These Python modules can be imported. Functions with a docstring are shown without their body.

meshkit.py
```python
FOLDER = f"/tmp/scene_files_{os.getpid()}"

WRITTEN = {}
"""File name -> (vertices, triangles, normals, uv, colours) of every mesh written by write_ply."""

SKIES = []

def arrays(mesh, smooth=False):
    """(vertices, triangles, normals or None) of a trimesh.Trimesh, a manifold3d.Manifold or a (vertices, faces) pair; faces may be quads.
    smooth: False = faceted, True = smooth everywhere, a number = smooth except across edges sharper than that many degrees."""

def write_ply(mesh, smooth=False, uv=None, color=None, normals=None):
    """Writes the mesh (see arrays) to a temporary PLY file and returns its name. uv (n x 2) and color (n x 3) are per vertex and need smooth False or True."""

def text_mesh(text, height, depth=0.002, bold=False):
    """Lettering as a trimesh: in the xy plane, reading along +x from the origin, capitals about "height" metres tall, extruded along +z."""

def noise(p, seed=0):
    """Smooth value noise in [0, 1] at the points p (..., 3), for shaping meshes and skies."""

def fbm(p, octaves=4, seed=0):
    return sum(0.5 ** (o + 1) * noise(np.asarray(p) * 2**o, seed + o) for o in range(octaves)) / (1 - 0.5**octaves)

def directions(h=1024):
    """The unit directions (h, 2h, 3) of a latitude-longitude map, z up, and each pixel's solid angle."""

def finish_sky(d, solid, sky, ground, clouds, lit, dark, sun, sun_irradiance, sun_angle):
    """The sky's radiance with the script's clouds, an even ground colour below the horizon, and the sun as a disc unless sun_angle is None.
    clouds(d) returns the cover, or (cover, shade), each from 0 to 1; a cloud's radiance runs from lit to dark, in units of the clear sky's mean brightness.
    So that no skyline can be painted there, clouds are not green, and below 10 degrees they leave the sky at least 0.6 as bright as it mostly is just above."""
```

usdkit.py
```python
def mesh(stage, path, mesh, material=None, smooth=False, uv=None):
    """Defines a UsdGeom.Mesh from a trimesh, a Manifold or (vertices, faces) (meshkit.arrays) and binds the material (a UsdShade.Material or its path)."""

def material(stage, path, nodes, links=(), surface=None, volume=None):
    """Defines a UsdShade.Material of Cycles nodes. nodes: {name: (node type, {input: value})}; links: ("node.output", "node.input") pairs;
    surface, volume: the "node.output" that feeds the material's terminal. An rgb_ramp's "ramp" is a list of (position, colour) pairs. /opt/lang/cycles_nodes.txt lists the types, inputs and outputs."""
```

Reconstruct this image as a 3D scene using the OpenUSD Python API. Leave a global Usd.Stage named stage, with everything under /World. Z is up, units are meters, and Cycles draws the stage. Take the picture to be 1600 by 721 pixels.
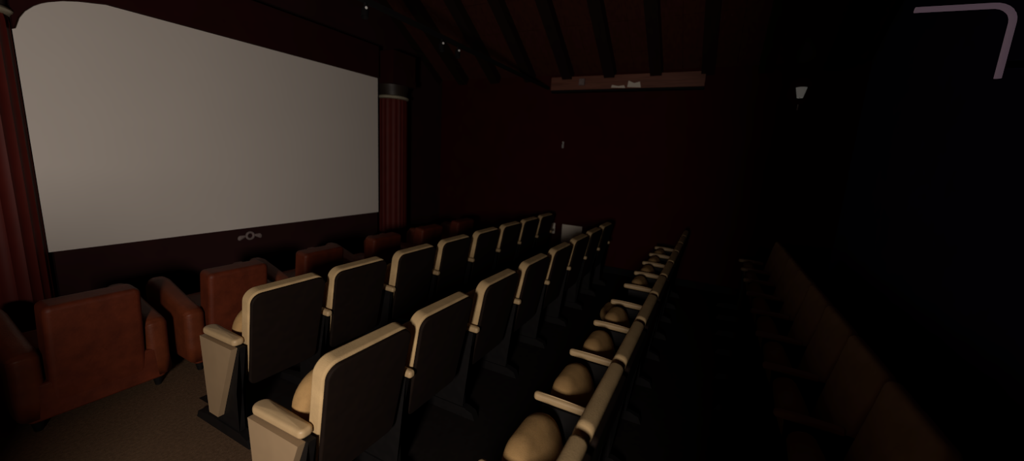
import math, random
import numpy as np
import trimesh
import usdkit
from pxr import Usd, UsdGeom, UsdLux, UsdShade, Gf, Sdf

random.seed(7)
np.random.seed(7)
stage = Usd.Stage.CreateInMemory()
UsdGeom.SetStageUpAxis(stage, "Z")
UsdGeom.SetStageMetersPerUnit(stage, 1.0)
UsdGeom.Xform.Define(stage, "/World")

# ------------------------------------------------------------------ camera
EYE = 1.65
RGT = (0.46118413, -0.88552293, 0.05619912)
DWN = (-0.13534752, -0.1328025, -0.9818577)
FWD = (0.87692089, 0.44521078, -0.18109973)
cam = UsdGeom.Camera.Define(stage, "/World/camera")
cam.CreateHorizontalApertureAttr(36.0)
cam.CreateVerticalApertureAttr(36.0 * 721 / 1600)
cam.CreateFocalLengthAttr(36.0 * 612.27 / 1600)
cam.CreateClippingRangeAttr(Gf.Vec2f(0.03, 100))
cam.CreateExposureAttr(0.0)
cam.CreateFStopAttr(1.3)
cam.CreateFocusDistanceAttr(2.0)
cam.AddTransformOp().Set(Gf.Matrix4d(
    RGT[0], RGT[1], RGT[2], 0,
    -DWN[0], -DWN[1], -DWN[2], 0,
    -FWD[0], -FWD[1], -FWD[2], 0,
    0, 0, EYE, 1))

# ------------------------------------------------------------------ unseen light left of view, placed to light the seats and screen
def rect_light(path, pos, aim, w, h, color, intensity):
    l = UsdLux.RectLight.Define(stage, path)
    l.CreateWidthAttr(w); l.CreateHeightAttr(h)
    l.CreateColorAttr(Gf.Vec3f(*color)); l.CreateIntensityAttr(intensity)
    z = -np.array(aim, float); z /= np.linalg.norm(z)
    x = np.cross([0, 0, 1], z); x /= np.linalg.norm(x)
    y = np.cross(z, x)
    l.AddTransformOp().Set(Gf.Matrix4d(*x, 0, *y, 0, *z, 0, *pos, 1))
    return l

rect_light("/World/unseen_left_light", (-1.00, 0.10, 1.32), (0.58, 0.81, 0.0), 0.28, 0.40, (1.0, 0.89, 0.80), 150.0)

# ------------------------------------------------------------------ materials
def mat(name, base, rough=0.6, var=0.12, scale=30.0, bump=0.0, bscale=200.0, spec=0.3, metallic=0.0, random_tone=0.0, **kw):
    base = np.array(base, float)
    nodes = {
        "tc": ("texture_coordinate", {}),
        "n": ("noise_texture", {"scale": scale, "detail": 4.0, "roughness": 0.6}),
        "r": ("rgb_ramp", {"ramp": [(0.3, tuple(base * (1 - var))), (0.7, tuple(np.minimum(base * (1 + var), 0.95)))]}),
        "p": ("principled_bsdf", {"roughness": rough, "specular_ior_level": spec, "metallic": metallic, **kw}),
    }
    links = [("tc.object", "n.vector"), ("n.fac", "r.fac"), ("r.color", "p.base_color")]
    if bump:
        nodes["bn"] = ("noise_texture", {"scale": bscale, "detail": 2.0})
        nodes["b"] = ("bump", {"strength": bump, "distance": 0.004})
        links += [("tc.object", "bn.vector"), ("bn.fac", "b.height"), ("b.normal", "p.normal")]
    return usdkit.material(stage, f"/World/Looks/{name}", nodes, links, surface="p.BSDF")

def wood(name, a, b, axis, rough=0.5, spec=0.3):
    sc = [14.0, 14.0, 14.0]; sc[axis] = 0.9
    nodes = {
        "tc": ("texture_coordinate", {}),
        "m": ("mapping", {"scale": tuple(sc)}),
        "n": ("noise_texture", {"scale": 1.6, "detail": 5.0, "roughness": 0.65, "distortion": 0.6}),
        "r": ("rgb_ramp", {"ramp": [(0.3, a), (0.7, b)]}),
        "p": ("principled_bsdf", {"roughness": rough, "specular_ior_level": spec}),
    }
    return usdkit.material(stage, f"/World/Looks/{name}", nodes,
                           [("tc.object", "m.vector"), ("m.vector", "n.vector"), ("n.fac", "r.fac"), ("r.color", "p.base_color")], surface="p.BSDF")

M = dict(
    cream=mat("cream_upholstery", (0.54, 0.375, 0.19), 0.85, 0.14, 9, 0.25, 260, 0.12),
    tan=mat("tan_cushion_fabric", (0.42, 0.255, 0.105), 0.9, 0.16, 14, 0.3, 300, 0.1),
    arm=mat("cream_armrest_paint", (0.50, 0.35, 0.185), 0.45, 0.06, 12, 0, 0, 0.4),
    panel=mat("cream_panel_paint", (0.34, 0.235, 0.135), 0.55, 0.05, 8, 0, 0, 0.3),
    shell=mat("dark_brown_shell", (0.010, 0.005, 0.003), 0.8, 0.2, 20, 0, 0, 0.15),
    iron=mat("black_iron", (0.008, 0.007, 0.007), 0.6, 0.2, 20, 0, 0, 0.2),
    leather=mat("orange_brown_leather", (0.125, 0.023, 0.008), 0.55, 0.25, 10, 0.2, 90, 0.3),
    leather2=mat("orange_brown_leather_worn", (0.15, 0.033, 0.011), 0.5, 0.25, 8, 0.2, 90, 0.3),
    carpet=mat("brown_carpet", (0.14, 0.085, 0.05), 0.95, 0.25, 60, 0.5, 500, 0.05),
    flooring=mat("black_flooring", (0.012, 0.009, 0.008), 0.75, 0.2, 20, 0, 0, 0.1),
    red=mat("dark_red_wall_paint", (0.043, 0.0045, 0.004), 0.85, 0.12, 3, 0.15, 60, 0.1),
    maroon=mat("maroon_wall_paint", (0.036, 0.012, 0.012), 0.85, 0.12, 3, 0.1, 60, 0.1),
    fascia=mat("dark_maroon_fascia", (0.032, 0.006, 0.006), 0.85, 0.12, 4, 0, 0, 0.1),
    navy=mat("dark_navy_wall_paint", (0.060, 0.055, 0.16), 0.9, 0.12, 3, 0, 0, 0.1),
    column=mat("red_column_paint", (0.105, 0.012, 0.008), 0.6, 0.12, 6, 0, 0, 0.25),
    capital=mat("dark_bronze_capital", (0.030, 0.020, 0.014), 0.5, 0.15, 10, 0, 0, 0.4),
    gilt=mat("pale_gilt_ring", (0.42, 0.38, 0.27), 0.35, 0.1, 10, 0, 0, 0.5),
    screen=mat("screen_white", (0.86, 0.79, 0.72), 0.95, 0.02, 1.2, 0, 0, 0.05),
    paper=mat("white_paper", (0.88, 0.80, 0.68), 0.9, 0.03, 4, 0, 0, 0.1),
    steel=mat("dull_steel", (0.55, 0.55, 0.55), 0.35, 0.05, 10, 0, 0, 0.5, 0.6),
    lampw=mat("white_lamp_enamel", (0.80, 0.80, 0.78), 0.4, 0.03, 10, 0, 0, 0.5),
    black=mat("matt_black_paint", (0.010, 0.009, 0.009), 0.8, 0.1, 10, 0, 0, 0.1),
    pipe=mat("faint_glow_mauve_tube", (0.50, 0.42, 0.47), 0.5, 0.05, 10, 0, 0, 0.4, emission_color=(1.0, 0.66, 0.84), emission_strength=0.055),  # faint glow put into the tube so it shows in the dark
    lampglow=mat("faint_white_lamp_shade", (0.80, 0.80, 0.78), 0.5, 0.03, 10, 0, 0, 0.4, emission_color=(1.0, 0.92, 0.82), emission_strength=0.05),  # faint emission keeps the shade pale where no direct light reaches
    plaster=mat("pale_plaster", (0.26, 0.20, 0.19), 0.8, 0.15, 30, 0, 0, 0.2),
    plank=wood("reddish_ceiling_board", (0.050, 0.014, 0.009), (0.085, 0.024, 0.015), 0),
    rafter=wood("dark_rafter_wood", (0.014, 0.007, 0.005), (0.024, 0.011, 0.008), 0),
    beam=wood("reddish_beam_wood", (0.15, 0.055, 0.036), (0.26, 0.10, 0.065), 1),
)

# ------------------------------------------------------------------ helpers
names = {}
def numbered(name, parent="/World"):
    k = (parent, name); n = names.get(k, 0); names[k] = n + 1
    return name if n == 0 else f"{name}_{n:03d}"

def tag(p, label=None, cat=None, group=None, kind=None):
    p = p.GetPrim() if hasattr(p, "GetPrim") else p
    for k, v in (("label", label), ("category", cat), ("group", group), ("kind", kind)):
        if v: p.SetCustomDataByKey(k, v)
    return p

def obj(name, mesh, m, parent=None, smooth=35):
    par = str(parent.GetPath()) if parent else "/World"
    if isinstance(mesh, (list, tuple)): mesh = trimesh.util.concatenate(list(mesh))
    return usdkit.mesh(stage, f"{par}/{numbered(name, par)}", mesh, M[m] if isinstance(m, str) else m, smooth=smooth).GetPrim()

def thing(name, label, cat, loc=(0, 0, 0), rotz=0.0, group=None, kind=None):
    x = UsdGeom.Xform.Define(stage, "/World/" + numbered(name))
    x.AddTranslateOp().Set(Gf.Vec3d(*loc)); x.AddRotateZOp().Set(rotz)
    return tag(x, label, cat, group, kind)

def dup(root, name, label, cat, loc, rotz=0.0, group=None):
    r = thing(name, label, cat, loc, rotz, group)
    r.GetReferences().AddInternalReference(root.GetPath())
    r.SetInstanceable(True)
    return r

def box(x0, x1, y0, y1, z0, z1):
    b = trimesh.creation.box([x1 - x0, y1 - y0, z1 - z0])
    b.apply_translation([(x0 + x1) / 2, (y0 + y1) / 2, (z0 + z1) / 2]); return b

def slab(outline, t, r, dome_f=0.0, dome_b=0.0, steps=4, rings=4):
    """A soft-edged slab: outline (n,2) counter-clockwise convex, thickness t along +w from 0 to t, edge radius r, faces domed."""
    P = np.asarray(outline, float); n = len(P)
    e = np.roll(P, -1, 0) - np.roll(P, 1, 0); nr = np.stack([e[:, 1], -e[:, 0]], 1); nr /= np.linalg.norm(nr, axis=1)[:, None]
    c = (P.max(0) + P.min(0)) / 2
    L = []
    for k in range(steps + 1):
        a = math.pi / 2 * k / steps
        L.append((P - nr * r * (1 - math.sin(a)), r * (1 - math.cos(a))))
    L += [(q, t - w) for q, w in reversed(L)]
    inn = P - nr * r
    back = [(c + (inn - c) * s, -dome_b * (1 - s * s)) for s in np.linspace(0.15, 1, rings + 1)[:-1]]
    front = [(c + (inn - c) * s, t + dome_f * (1 - s * s)) for s in np.linspace(1, 0.15, rings + 1)[1:]]
    L = back + L + front
    V = [np.column_stack([q, np.full(n, w)]) for q, w in L]
    V.append(np.array([[*c, -dome_b], [*c, t + dome_f]])); V = np.vstack(V)
    F = []
    for k in range(len(L) - 1):
        for i in range(n):
            j = (i + 1) % n; a, b, cc, d = k * n + i, k * n + j, (k + 1) * n + j, (k + 1) * n + i
            F += [(a, b, cc), (a, cc, d)]
    B, T, o = len(V) - 2, len(V) - 1, (len(L) - 1) * n
    for i in range(n):
        j = (i + 1) % n
        F += [(B, j, i), (T, o + i, o + j)]
    return trimesh.Trimesh(V, F, process=False)

def rrect(w0, w1, h, rb, rt, seg=6):
    """Rounded outline: bottom width w0 at s=0, top width w1 at s=h, corner radii."""
    pts = []
    for cx, cy, r, a0 in ((w0 / 2 - rb, rb, rb, -90), (w1 / 2 - rt, h - rt, rt, 0), (-w1 / 2 + rt, h - rt, rt, 90), (-w0 / 2 + rb, rb, rb, 180)):
        for k in range(seg + 1):
            a = math.radians(a0 + 90 * k / seg); pts.append((cx + r * math.cos(a), cy + r * math.sin(a)))
    out = []
    for i in range(len(pts)):                       # extra points on the long sides
        a, b = np.array(pts[i]), np.array(pts[(i + 1) % len(pts)])
        d = np.linalg.norm(b - a); m = max(1, int(d / 0.08))
        out += [tuple(a + (b - a) * q / m) for q in range(m)]
    return np.array(out)

def place(m, o, ex, es, ew):
    """Maps slab coordinates (x, s, w) to o + x ex + s es + w ew."""
    A = np.eye(4); A[:3, 0], A[:3, 1], A[:3, 2], A[:3, 3] = ex, es, ew, o
    m = m.copy(); m.apply_transform(A)
    if np.linalg.det(A[:3, :3]) < 0 and m.volume < 0: m.invert()
    return m

def prism_x(poly_yz, x0, x1):
    """Convex polygon in (y, z) extruded along x."""
    P = np.array(poly_yz, float); n = len(P)
    V = np.vstack([np.column_stack([np.full(n, x0), P]), np.column_stack([np.full(n, x1), P])])
    F = []
    for i in range(n):
        j = (i + 1) % n; F += [(i, j, n + j), (i, n + j, n + i)]
    for i in range(1, n - 1): F += [(0, i + 1, i), (n, n + i, n + i + 1)]
    m = trimesh.Trimesh(V, F, process=False); m.fix_normals(); return m

def prism_y(poly_xz, y0, y1):
    m = prism_x([(x, z) for x, z in poly_xz], y0, y1)
    v = m.vertices.copy(); m.vertices = np.column_stack([v[:, 1], v[:, 0], v[:, 2]]); m.fix_normals(); return m

def tube(path, r, sides=10):
    P = np.asarray(path, float); V, F = [], []
    up = np.array([0.3, 0.2, 0.93])
    for i in range(len(P)):
        t = P[min(i + 1, len(P) - 1)] - P[max(i - 1, 0)]; t /= np.linalg.norm(t)
        a = np.cross(t, up) if abs(t @ up) < 0.9 else np.cross(t, [1, 0, 0]); a /= np.linalg.norm(a); b = np.cross(t, a)
        if i and (a @ pa) < 0: a, b = -a, -b
        pa = a
        for k in range(sides):
            q = 2 * math.pi * k / sides; V.append(P[i] + r * (math.cos(q) * a + math.sin(q) * b))
    for i in range(len(P) - 1):
        for k in range(sides):
            l = (k + 1) % sides; F += [(i * sides + k, i * sides + l, (i + 1) * sides + l), (i * sides + k, (i + 1) * sides + l, (i + 1) * sides + k)]
    V += [P[0], P[-1]]; n = len(V)
    for k in range(sides):
        l = (k + 1) % sides; F += [(n - 2, l, k), (n - 1, (len(P) - 1) * sides + k, (len(P) - 1) * sides + l)]
    m = trimesh.Trimesh(V, F, process=False); m.fix_normals(); return m

def lathe(prof, seg=40):
    return trimesh.creation.revolve(np.array(prof, float), sections=seg)

# ------------------------------------------------------------------ the room (x along the rows, y towards the screen)
X0, X1, Y0, Y1 = -1.35, 5.90, -1.35, 4.55
EAVE, RIDGE_X = 2.95, 2.80
PITCH = math.radians(32)
RIDGE = EAVE + (X1 - RIDGE_X) * math.tan(PITCH)
gable = [(X0 - 0.15, 0), (X1 + 0.15, 0), (X1 + 0.15, EAVE - 0.09), (RIDGE_X, RIDGE), (X0 - 0.15, EAVE - 0.09)]
struct = lambda name, mesh, m, label=None: tag(obj(name, mesh, m), label, None, None, "structure")
fl = tag(UsdGeom.Xform.Define(stage, "/World/floor"), "floor of brown carpet in the aisle and black vinyl under the seat rows", None, None, "structure")
VX, VY = 1.15, 2.80
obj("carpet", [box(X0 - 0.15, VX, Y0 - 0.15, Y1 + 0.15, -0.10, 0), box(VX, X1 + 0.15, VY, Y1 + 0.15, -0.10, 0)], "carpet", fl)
obj("flooring", box(VX + 0.0005, X1 + 0.15, Y0 - 0.15, VY - 0.0005, -0.10, 0), "flooring", fl)  # plain black floor area under the seat rows
struct("wall_screen", prism_y(gable, Y1, Y1 + 0.15), "maroon", "dark maroon end wall behind the white screen")
struct("wall_rear", prism_y(gable, Y0 - 0.15, Y0), "navy", "nearly black rear wall on the right")
struct("wall_far", box(X1, X1 + 0.15, Y0, Y1, 0, EAVE - 0.005), "red", "dark red side wall beyond the far seat ends")
struct("wall_left", box(X0 - 0.15, X0, Y0, Y1, 0, EAVE - 0.1), "red", "dark red aisle wall left of the seats")
# unseen stub wall, out of view, placed to keep light off the last row
struct("wall_unseen_stub", box(-0.34, -0.22, Y0, 0.05, 0, EAVE - 0.1), "red", "dark red stub wall out of view, shading the last row")
struct("unseen_trim_1", box(-0.35, -0.21, 0.051, 0.08, 0, EAVE - 0.1), "black", "black end trim of the out-of-view stub wall")
struct("baseboard_far", box(X1 - 0.018, X1 - 0.0005, Y0 + 0.01, Y1 - 0.01, 0.001, 0.10), "black")
struct("baseboard_screen", box(4.70, X1 - 0.03, Y1 - 0.018, Y1 - 0.0005, 0.001, 0.10), "black")
struct("trim_2", box(0.96, 4.11, 4.24, Y1 - 0.001, 2.622, 3.02), "fascia", "dark maroon fascia over the screen")
struct("trim_3", box(0.96, 4.11, 4.285, Y1 - 0.001, 0.001, 0.778), "maroon", "dark maroon plinth wall under the screen")

ceil = tag(UsdGeom.Xform.Define(stage, "/World/ceiling"), "sloping ceiling of reddish boards between dark rafters", None, None, "structure")
ca, sa = math.cos(PITCH), math.sin(PITCH)
LEN = (X1 + 0.2 - RIDGE_X) / ca
STEP = 0.66
STEP = 0.63
ys = [2.80 + STEP * k for k in range(-6, 4)]
for side in (1, -1):
    ex = np.array([-side * ca, 0, sa]); ew = np.array([side * sa, 0, ca])
    o = np.array([X1 if side > 0 else X0, 0, EAVE]) - ex * 0.15
    def bar(s0, s1, y0, y1, w0, w1):
        m = box(s0, s1, y0, y1, w0, w1); A = np.eye(4)
        A[:3, 0], A[:3, 1], A[:3, 2], A[:3, 3] = ex, (0, 1, 0), ew, o
        m.apply_transform(A)
        if np.linalg.det(A[:3, :3]) < 0: m.invert()
        return m
    for y in ys:
        obj("rafter", bar(0.155, LEN - 0.12, max(y - 0.075, Y0 + .002), min(y + 0.075, Y1 - .002), -0.14, -0.002), "rafter", ceil)
        a, b = max(y - STEP / 2, Y0 - 0.15), min(y + STEP / 2, Y1 + 0.15)
        n = 8
        for k in range(n if side > 0 and 0.2 < y < 3.5 else 1):
            nn = n if side > 0 and 0.2 < y < 3.5 else 1
            s0, s1 = LEN * k / nn, LEN * (k + 1) / nn
            obj("ceiling_board", bar(s0 + 0.004, s1 - 0.004 if nn > 1 else s1, a + 0.001, b - 0.001, 0.0, 0.03 + 0.004 * (k % 2)), "plank", ceil)

# ------------------------------------------------------------------ screen and columns
SV = 4.27
scr = thing("cinema_screen", "large blank white cinema screen between the two red columns", "screen", (2.5835, SV, 0.780))
obj("screen_sheet", box(-1.653, 1.532, 0.0, 0.012, 0.0, 1.838), "screen", scr)
obj("screen_frame", [box(-1.64, 1.52, 0.0125, 0.05, 0.0, 0.05), box(-1.64, 1.52, 0.0125, 0.05, 1.788, 1.838), box(-1.64, -1.59, 0.0125, 0.05, 0.051, 1.787), box(1.47, 1.52, 0.0125, 0.05, 0.051, 1.787)], "black", scr)

def column(label, loc):
    t = thing("column", label, "column", loc, 0, "red columns flanking the screen")
    n, r = 160, 0.205
    ring = []
    for i in range(n):
        a = 2 * math.pi * i / n; f = (i % 8) / 8.0
        ring.append((a, r - 0.011 * math.sin(math.pi * f) ** 0.8))
    zs = [0.16, 0.20, 2.34, 2.38]; sc = [0.97, 1.0, 0.985, 0.96]
    V = np.array([(s * q * math.cos(a), s * q * math.sin(a), z) for z, s in zip(zs, sc) for a, q in ring])
    F = []
    for k in range(3):
        for i in range(n):
            j = (i + 1) % n; F += [(k * n + i, k * n + j, (k + 1) * n + j), (k * n + i, (k + 1) * n + j, (k + 1) * n + i)]
    V = np.vstack([V, [[0, 0, zs[0]], [0, 0, zs[-1]]]])
    for i in range(n):
        j = (i + 1) % n; F += [(4 * n, j, i), (4 * n + 1, 3 * n + i, 3 * n + j)]
    obj("shaft", trimesh.Trimesh(V, F, process=False), "column", t, 25)
    obj("base", lathe([(0, 0), (0.225, 0), (0.225, 0.07), (0.215, 0.09), (0.222, 0.12), (0.205, 0.158), (0, 0.158)]), "capital", t)
    obj("ring", lathe([(0, 2.381), (0.205, 2.381), (0.224, 2.392), (0.230, 2.405), (0.224, 2.418), (0.205, 2.43), (0, 2.43)]), "gilt", t)
    obj("capital", lathe([(0, 2.431), (0.20, 2.431), (0.205, 2.48), (0.222, 2.53), (0.228, 2.57), (0, 2.57)]), "capital", t)
    obj("abacus", [box(-0.228, 0.228, -0.228, 0.2, 2.571, 2.65), box(-0.222, 0.222, -0.222, 0.2, 2.651, 3.0)], "fascia", t)
    return t
COLY = 4.31
cl = column("fluted red column with pale ring at the left edge of the screen", (0.727, COLY, 0))
arc = [(0.20, 2.305), (0.224, 2.377), (0.253, 2.426), (0.294, 2.471), (0.331, 2.500), (0.378, 2.528), (0.456, 2.563), (0.54, 2.588), (0.622, 2.604), (0.70, 2.62)]
obj("corner_bracket", [prism_y([p, q, (q[0], 2.6215), (p[0], 2.6215)], -0.085, -0.045) for p, q in zip(arc[:-1], arc[1:])], "fascia", cl)
column("fluted red column with pale ring at the right edge of the screen", (4.44, COLY, 0))

orn = thing("wall_ornament", "small pale rosette ornament on the dark wall just below the screen", "ornament", (2.34, 4.2845, 0.695))
tor = trimesh.creation.torus(0.035, 0.012, 24, 10); tor.apply_transform(trimesh.transformations.rotation_matrix(math.pi / 2, [1, 0, 0])); tor.apply_translation([0, -0.013, 0])
obj("ring", tor, "plaster", orn)
for s in (-1, 1):
    obj("leaf", place(slab(rrect(0.025, 0.05, 0.075, 0.01, 0.022, 4), 0.016, 0.006, 0.006), np.array([0.045 * s, -0.001, 0.0]), np.array([0, 0, 1.0]) * s, np.array([1.0 * s, 0, -0.25]) , np.array([0, -1.0, 0])), "plaster", orn)

# ------------------------------------------------------------------ cinema seats
HB = 0.885      # top of the backrest
REC = math.radians(11)
def seat_parts(t, bw, aw, end=None, right_arm=False, down=False, pitch=0.55):
    """x along the row, +y towards the screen, origin on the floor under the rear top edge of the back; the arm is on the -x side."""
    es = np.array([0, -math.sin(REC), math.cos(REC)]); ew = np.array([0, math.cos(REC), math.sin(REC)]); ex = np.array([1.0, 0, 0])
    h = 0.52
    top = np.array([0, 0.012, HB]); o = top - es * h
    pad = slab(rrect(bw - 0.03, bw, h, 0.05, 0.065 if pitch > 0.49 else 0.034, 7), 0.066 if pitch > 0.49 else 0.055, 0.012 if pitch > 0.49 else 0.022, 0.022, 0.0)
    obj("backrest", place(pad, o, -ex, es, ew), "cream", t)
    shell = slab(rrect(bw - 0.042, bw - 0.012, h + (0.045 if pitch > 0.49 else 0.02), 0.04, 0.055 if pitch > 0.49 else 0.028, 7), 0.022, 0.008, 0, 0.006)
    obj("back_shell", place(shell, o - es * 0.055 - ew * 0.019, -ex, es, ew), "shell", t)
    cw = bw - 0.05
    cush = slab(rrect(cw - 0.02, cw, 0.32 if pitch < 0.49 else 0.42, 0.05, 0.15, 10), 0.105, 0.045, 0.02, 0.012)
    if down:
        c, s2 = math.radians(84), 0
        es2 = np.array([0, 0.995, 0.09]); ew2 = np.array([0, -0.09, 0.995]); o2 = np.array([0, 0.19, 0.36])
    else:
        a = math.radians(18 if pitch < 0.49 else 3)
        es2 = np.array([0, math.sin(a), math.cos(a)]); ew2 = np.array([0, -math.cos(a), math.sin(a)]); o2 = np.array([0, 0.275, 0.315])
    obj("seat_cushion", place(cush, o2, ex, es2, ew2), "tan", t)
    sides = [-1] + ([1] if right_arm else [])
    for sgn in sides:
        x = sgn * pitch / 2 + (0.008 if pitch < 0.49 and sgn < 0 else 0.0)
        w = aw * (1.5 if end and sgn < 0 else 1.0)
        y0 = 0.14 if pitch < 0.49 else 0.085 if end and sgn < 0 else 0.03
        A = slab(rrect(w * 0.8, w, 0.405 - y0 - 0.01, w * 0.3, w * 0.48, 6), 0.038, 0.014, 0.004)
        obj("armrest", place(A, np.array([x, y0, 0.585]), ex, np.array([0, 1, 0.02]), np.array([0, -0.02, 1.0])), "arm", t)
        st = prism_x([(0.12, 0.05), (0.34, 0.05), (0.33, 0.30), (0.35, 0.584), (0.06, 0.584), (0.12, 0.30)], x - 0.016, x + 0.016)
        obj("standard", st, "iron", t)
        obj("foot", prism_x([(0.02, 0.0), (0.56, 0.0), (0.54, 0.045), (0.40, 0.065), (0.10, 0.065), (0.04, 0.045)], x - aw / 2, x + aw / 2), "iron", t)
        if end and sgn < 0:
            P = prism_x([(0.265, 0.12), (0.355, 0.12), (0.385, 0.583), (0.075, 0.583)], x - 0.048, x - 0.017)
            obj("end_panel", P, "panel", t)
    obj("seat_bracket", [box(-pitch / 2 + 0.018, pitch / 2 - 0.018, 0.17, 0.20, 0.30, 0.335)], "iron", t)

protos = {}
def seat(x, y, label, group, bw, aw, pitch, end=False, right_arm=False, down=False):
    key = (bw, aw, pitch, end, right_arm, down)
    if key in protos:
        return dup(protos[key], "cinema_chair", label, "chair", (x, y, 0), 0, group)
    t = thing("cinema_chair", label, "chair", (x, y, 0), 0, group)
    seat_parts(t, bw, aw, end, right_arm, down, pitch); protos[key] = t
    return t
ORD = ["first", "second", "third", "fourth", "fifth", "sixth", "seventh", "eighth", "ninth", "tenth"]
L1 = [1.105, 1.62, 2.19, 2.74, 3.31, 3.86, 4.40, 4.94]
for i, l in enumerate(L1):
    seat(l + 0.225, 2.05, f"{'aisle-end cream chair with side panel' if i == 0 else 'cream tip-up chair'}, {ORD[i]} from the aisle in row behind armchairs",
         "cream chairs of the row behind the armchairs", 0.45, 0.050, 0.50, end=(i == 0), right_arm=(i == 7))
L2 = [0.85, 1.36, 1.95, 2.53, 3.10, 3.66, 4.20, 4.75]
for i, l in enumerate(L2):
    seat(l + 0.225, 1.135, f"{'aisle-end cream chair with side panel' if i == 0 else 'cream tip-up chair'}, {ORD[i]} from the aisle in second cream row",
         "cream chairs of the second row", 0.45, 0.050, 0.50, end=(i == 0), right_arm=(i == 7))
for i in range(10):
    seat(0.775 + 0.478 * i, 0.205, f"cream chair{' with cushion down' if i == 5 else ' seen edge-on'}, {ORD[i]} from near end of row at picture centre",
         "cream chairs of the row running away at centre", 0.457, 0.036, 0.478, right_arm=(i == 9), down=(i == 5))
for i in range(8):
    seat(1.712 + 0.478 * i, -0.755, f"dim cream chair seen from front, {ORD[i]} from near end of last row at right",
         "dim cream chairs of the last row at right", 0.457, 0.036, 0.478, right_arm=(i == 7))

# ------------------------------------------------------------------ armchairs
def armchair_parts(t):
    ex, ey, ez = np.eye(3)
    obj("base", place(slab(rrect(0.62, 0.62, 0.58, 0.03, 0.03, 4), 0.22, 0.015), np.array([0, 0.05, 0.06]), ex, ey, ez), "leather", t)
    a = math.radians(6); es = np.array([0, -math.sin(a), math.cos(a)]); ew = np.array([0, math.cos(a), math.sin(a)])
    obj("backrest", place(slab(rrect(0.425, 0.415, 0.62, 0.02, 0.035, 6), 0.15, 0.030, 0.02, 0.002), np.array([0, 0.055, 0.105]), -ex, es, ew), "leather", t)
    obj("seat_cushion", place(slab(rrect(0.42, 0.42, 0.40, 0.04, 0.04, 5), 0.12, 0.04, 0.02), np.array([0, 0.27, 0.281]), ex, ey, ez), "leather2", t)
    for s in (-1, 1):
        out = np.array([(0.0, 0.08), (0.60, 0.08), (0.625, 0.30), (0.62, 0.54), (0.56, 0.605), (0.48, 0.605), (0.25, 0.535), (0.03, 0.475), (-0.005, 0.44)])
        q = []
        for i in range(len(out)):
            A, B = out[i], out[(i + 1) % len(out)]; m = 3
            q += [A + (B - A) * k / m for k in range(m)]
        A = slab(np.array(q), 0.125, 0.045, 0.006, 0.006)
        obj("arm", place(A, np.array([s * 0.222 + (0 if s > 0 else -0.125), 0.05, 0]), ey, ez, ex), "leather2", t)
    for sx in (-1, 1):
        for y in (0.09, 0.57):
            l = trimesh.creation.cone(0.03, 0.2, sections=12); l = lathe([(0, 0), (0.017, 0), (0.028, 0.062), (0, 0.062)], 14); l.apply_translation([sx * 0.27, y, 0])
            obj("leg", l, "iron", t)
AC = [(0.825, 3.10, 1, "orange-brown leather armchair nearest the aisle, at the far left below the screen"),
      (1.60, 3.08, -1, "orange-brown leather armchair, second from the left, beside the first"),
      (2.345, 3.10, 0, "orange-brown leather armchair, third from the left below the screen"),
      (3.16, 3.13, -1, "dim brown leather armchair in front of the right column, fourth from the left"),
      (3.94, 3.13, 0, "dark armchair fifth from the left, mostly hidden behind seat backs"),
      (4.70, 3.13, 0, "dark armchair farthest from the aisle, mostly hidden behind seat backs")]
first = None
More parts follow.
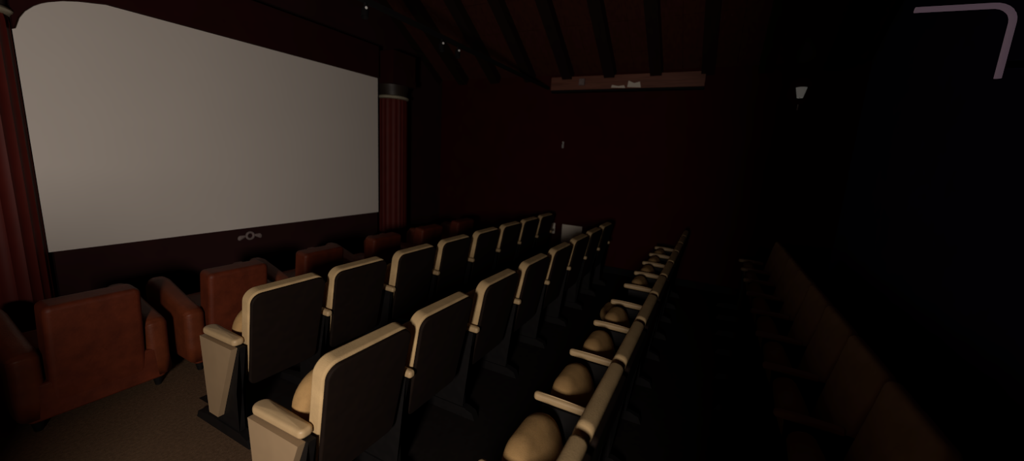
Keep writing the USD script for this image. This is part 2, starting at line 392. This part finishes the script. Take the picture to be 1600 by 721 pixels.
for x, y, r, lab in AC:
    if first is None:
        first = thing("armchair", lab, "armchair", (x, y, 0), r, "leather armchairs below the screen"); armchair_parts(first)
    else:
        dup(first, "armchair", lab, "armchair", (x, y, 0), r, "leather armchairs below the screen")

# ------------------------------------------------------------------ unseen low partition, out of view, placed to darken the aisle corner
struct("wall_unseen_partition", [box(X0 + 0.001, X0 + 0.861, 0.97, 1.03, 0, 1.14), box(X0 + 0.001, X0 + 0.881, 0.955, 1.045, 1.141, 1.18)], "black", "low dark partition wall out of view, darkening the aisle corner")

# ------------------------------------------------------------------ things on the far wall
bm = thing("wall_beam", "reddish wooden beam high on the far wall", "beam", (X1 - 0.001, 0, 2.70))
obj("beam_board", box(-0.10, 0, 0.30, 2.42, 0, 0.185), "beam", bm)
obj("painted_shadow_strip", box(-0.085, 0, 0.30, 2.42, -0.03, -0.001), "black", bm)  # black strip paints in the shade under the beam
bx = X1 - 0.101
jb = thing("junction_box", "small pale box on the left half of the wooden beam", "box", (bx, 1.93, 2.80))
obj("body", box(-0.035, 0, -0.04, 0.04, -0.045, 0.045), "plaster", jb)
obj("lid", box(-0.042, -0.0351, -0.036, 0.036, -0.041, 0.041), "plaster", jb)
def scrap(label, y0, y1, z0, z1, dz):
    pts = [(y0, z0), (y1, z0 + 0.01), (y1 - 0.01, z1), ((y0 + y1) / 2, z1 - dz), (y0 + 0.02, z1 - 0.5 * dz)]
    return tag(obj("paper_scrap", prism_x(pts, bx - 0.004, bx - 0.0005), "paper"), label, "paper", "paper scraps on the beam")
scrap("pale torn paper scrap on the beam, left of the dark gap", 1.30, 1.50, 2.705, 2.75, 0.018)
scrap("brighter pale torn paper scrap on the beam, right of the dark gap", 1.09, 1.275, 2.705, 2.80, 0.035)

def sheet(label, y0, y1, z0, z1):
    t = thing("paper_sheet", label, "paper", (X1 - 0.0195, (y0 + y1) / 2, z0), 0, "white sheets on the far wall")
    w = (y1 - y0) / 2; h = z1 - z0
    n = 6; V, F = [], []
    for k in range(n + 1):
        for j in range(n + 1):
            V.append((-0.001 - 0.006 * (k / n - .5) ** 2, -w + 2 * w * j / n, h * k / n))
    for k in range(n):
        for j in range(n):
            a = k * (n + 1) + j; F += [(a, a + n + 1, a + 1), (a + 1, a + n + 1, a + n + 2)]
    g = trimesh.Trimesh(V, F, process=False); b = g.copy(); b.apply_translation([0.0006, 0, 0]); b.invert()
    obj("sheet", [g, b], "paper", t)
    for s in (-1, 1):
        p = trimesh.creation.icosphere(1, 0.006); p.apply_translation([-0.008, s * (w - 0.015), h - 0.015]); obj("pin", p, "steel", t)
sheet("smaller white sheet of paper on the far wall, left of the larger sheet", 2.21, 2.385, 0.49, 0.66)
sheet("larger white sheet of paper low on the far wall behind the seats", 1.76, 2.09, 0.36, 0.66)

hk = thing("wall_hook", "small metal hook alone on the dark red far wall", "hook", (X1 - 0.0005, 2.19, 1.90))
obj("plate", box(-0.008, 0, -0.014, 0.014, -0.05, 0.05), "steel", hk)
obj("hook", tube([(-0.008, 0, 0.02), (-0.03, 0, 0.02), (-0.045, 0, 0.0), (-0.045, 0, -0.02), (-0.035, 0, -0.032)], 0.006, 8), "steel", hk)

lp = thing("wall_lamp", "small faintly glowing white wall lamp with hanging pull on the far wall at right", "lamp", (X1 - 0.0005, -0.74, 2.60))
obj("back_plate", box(-0.012, 0, -0.03, 0.03, -0.06, 0.03), "black", lp)
sh = lathe([(0.030, -0.06), (0.056, 0.055), (0.053, 0.055), (0.028, -0.058), (0.030, -0.06)], 24); sh.apply_translation([-0.075, 0, 0])
obj("shade", sh, "lampglow", lp)
obj("arm", tube([(-0.012, 0, -0.04), (-0.05, 0, -0.05), (-0.075, 0, -0.03), (-0.075, 0, 0.0)], 0.006, 8), "black", lp)
obj("pull", tube([(-0.06, 0.0, -0.20), (-0.06, 0.004, -0.13)], 0.006, 8), "lampw", lp)
obj("cord", tube([(-0.06, 0.004, -0.131), (-0.062, 0, -0.055)], 0.0015, 6), "black", lp)

# ------------------------------------------------------------------ lamp track across the hall and bent pipe
TY, TZ = 2.50, 2.70
tr = thing("lamp_track", "thin black lamp track spanning the hall under the ceiling", "track", (0, TY, TZ))
obj("rail", box(0.6, X1 - 0.001, -0.02, 0.02, 0.03, 0.065), "black", tr)
def spot(x, label):
    t = thing("track_spotlight", label, "lamp", (x, TY, TZ + 0.029), 0, "unlit spotlights on the black track")
    c = lathe([(0, 0), (0.012, 0), (0.012, -0.03), (0, -0.03)], 12); obj("stem", c, "black", t)
    R = trimesh.transformations.rotation_matrix(math.radians(105), [0.55, -0.8, 0])
    b = lathe([(0, -0.02), (0.022, -0.02), (0.026, 0.0), (0.026, 0.06), (0.023, 0.06), (0.020, 0.03), (0, 0.03)], 18); b.apply_transform(trimesh.transformations.rotation_matrix(math.radians(160), [0.55, -0.8, 0])); b.apply_translation([0, 0, -0.05]); obj("housing", b, "black", t)
    g = trimesh.creation.icosphere(2, 0.011); g.apply_translation([-0.012, -0.026, -0.040]); obj("glint_ball", g, "lampw", t)  # white ball stands in for the glint on the spotlight
spot(2.29, "unlit black track spotlight nearest the aisle, above the screen")
spot(3.22, "unlit black track spotlight, middle one of the track")
spot(3.48, "unlit black track spotlight farthest from the aisle")

PX = 3.0
pp = thing("mauve_tube", "dim mauve tube with a rounded elbow high on the rear wall at right", "lamp", (PX, Y0, 0))
k = PX / 2.5
yh, yv, zt, zb = -0.684 * k - Y0, -1.0 * k - Y0, EYE + 0.742 * k, EYE + 0.45 * k
path = [(0, yh, zt + 0.012)] + [(0, yv + 0.085, zt)] + [(0, yv + 0.085 - 0.085 * math.sin(a), zt - 0.085 * (1 - math.cos(a))) for a in np.linspace(0.2, math.pi / 2, 7)] + [(0, yv, zb)]
obj("tube", tube(path, 0.014, 12), "pipe", pp)
obj("bracket", [box(-0.012, 0.012, 0.0005, yv - 0.0145, zb + 0.05, zb + 0.08), box(-0.03, 0.03, 0.0005, 0.006, zb + 0.0, zb + 0.13)], "black", pp)
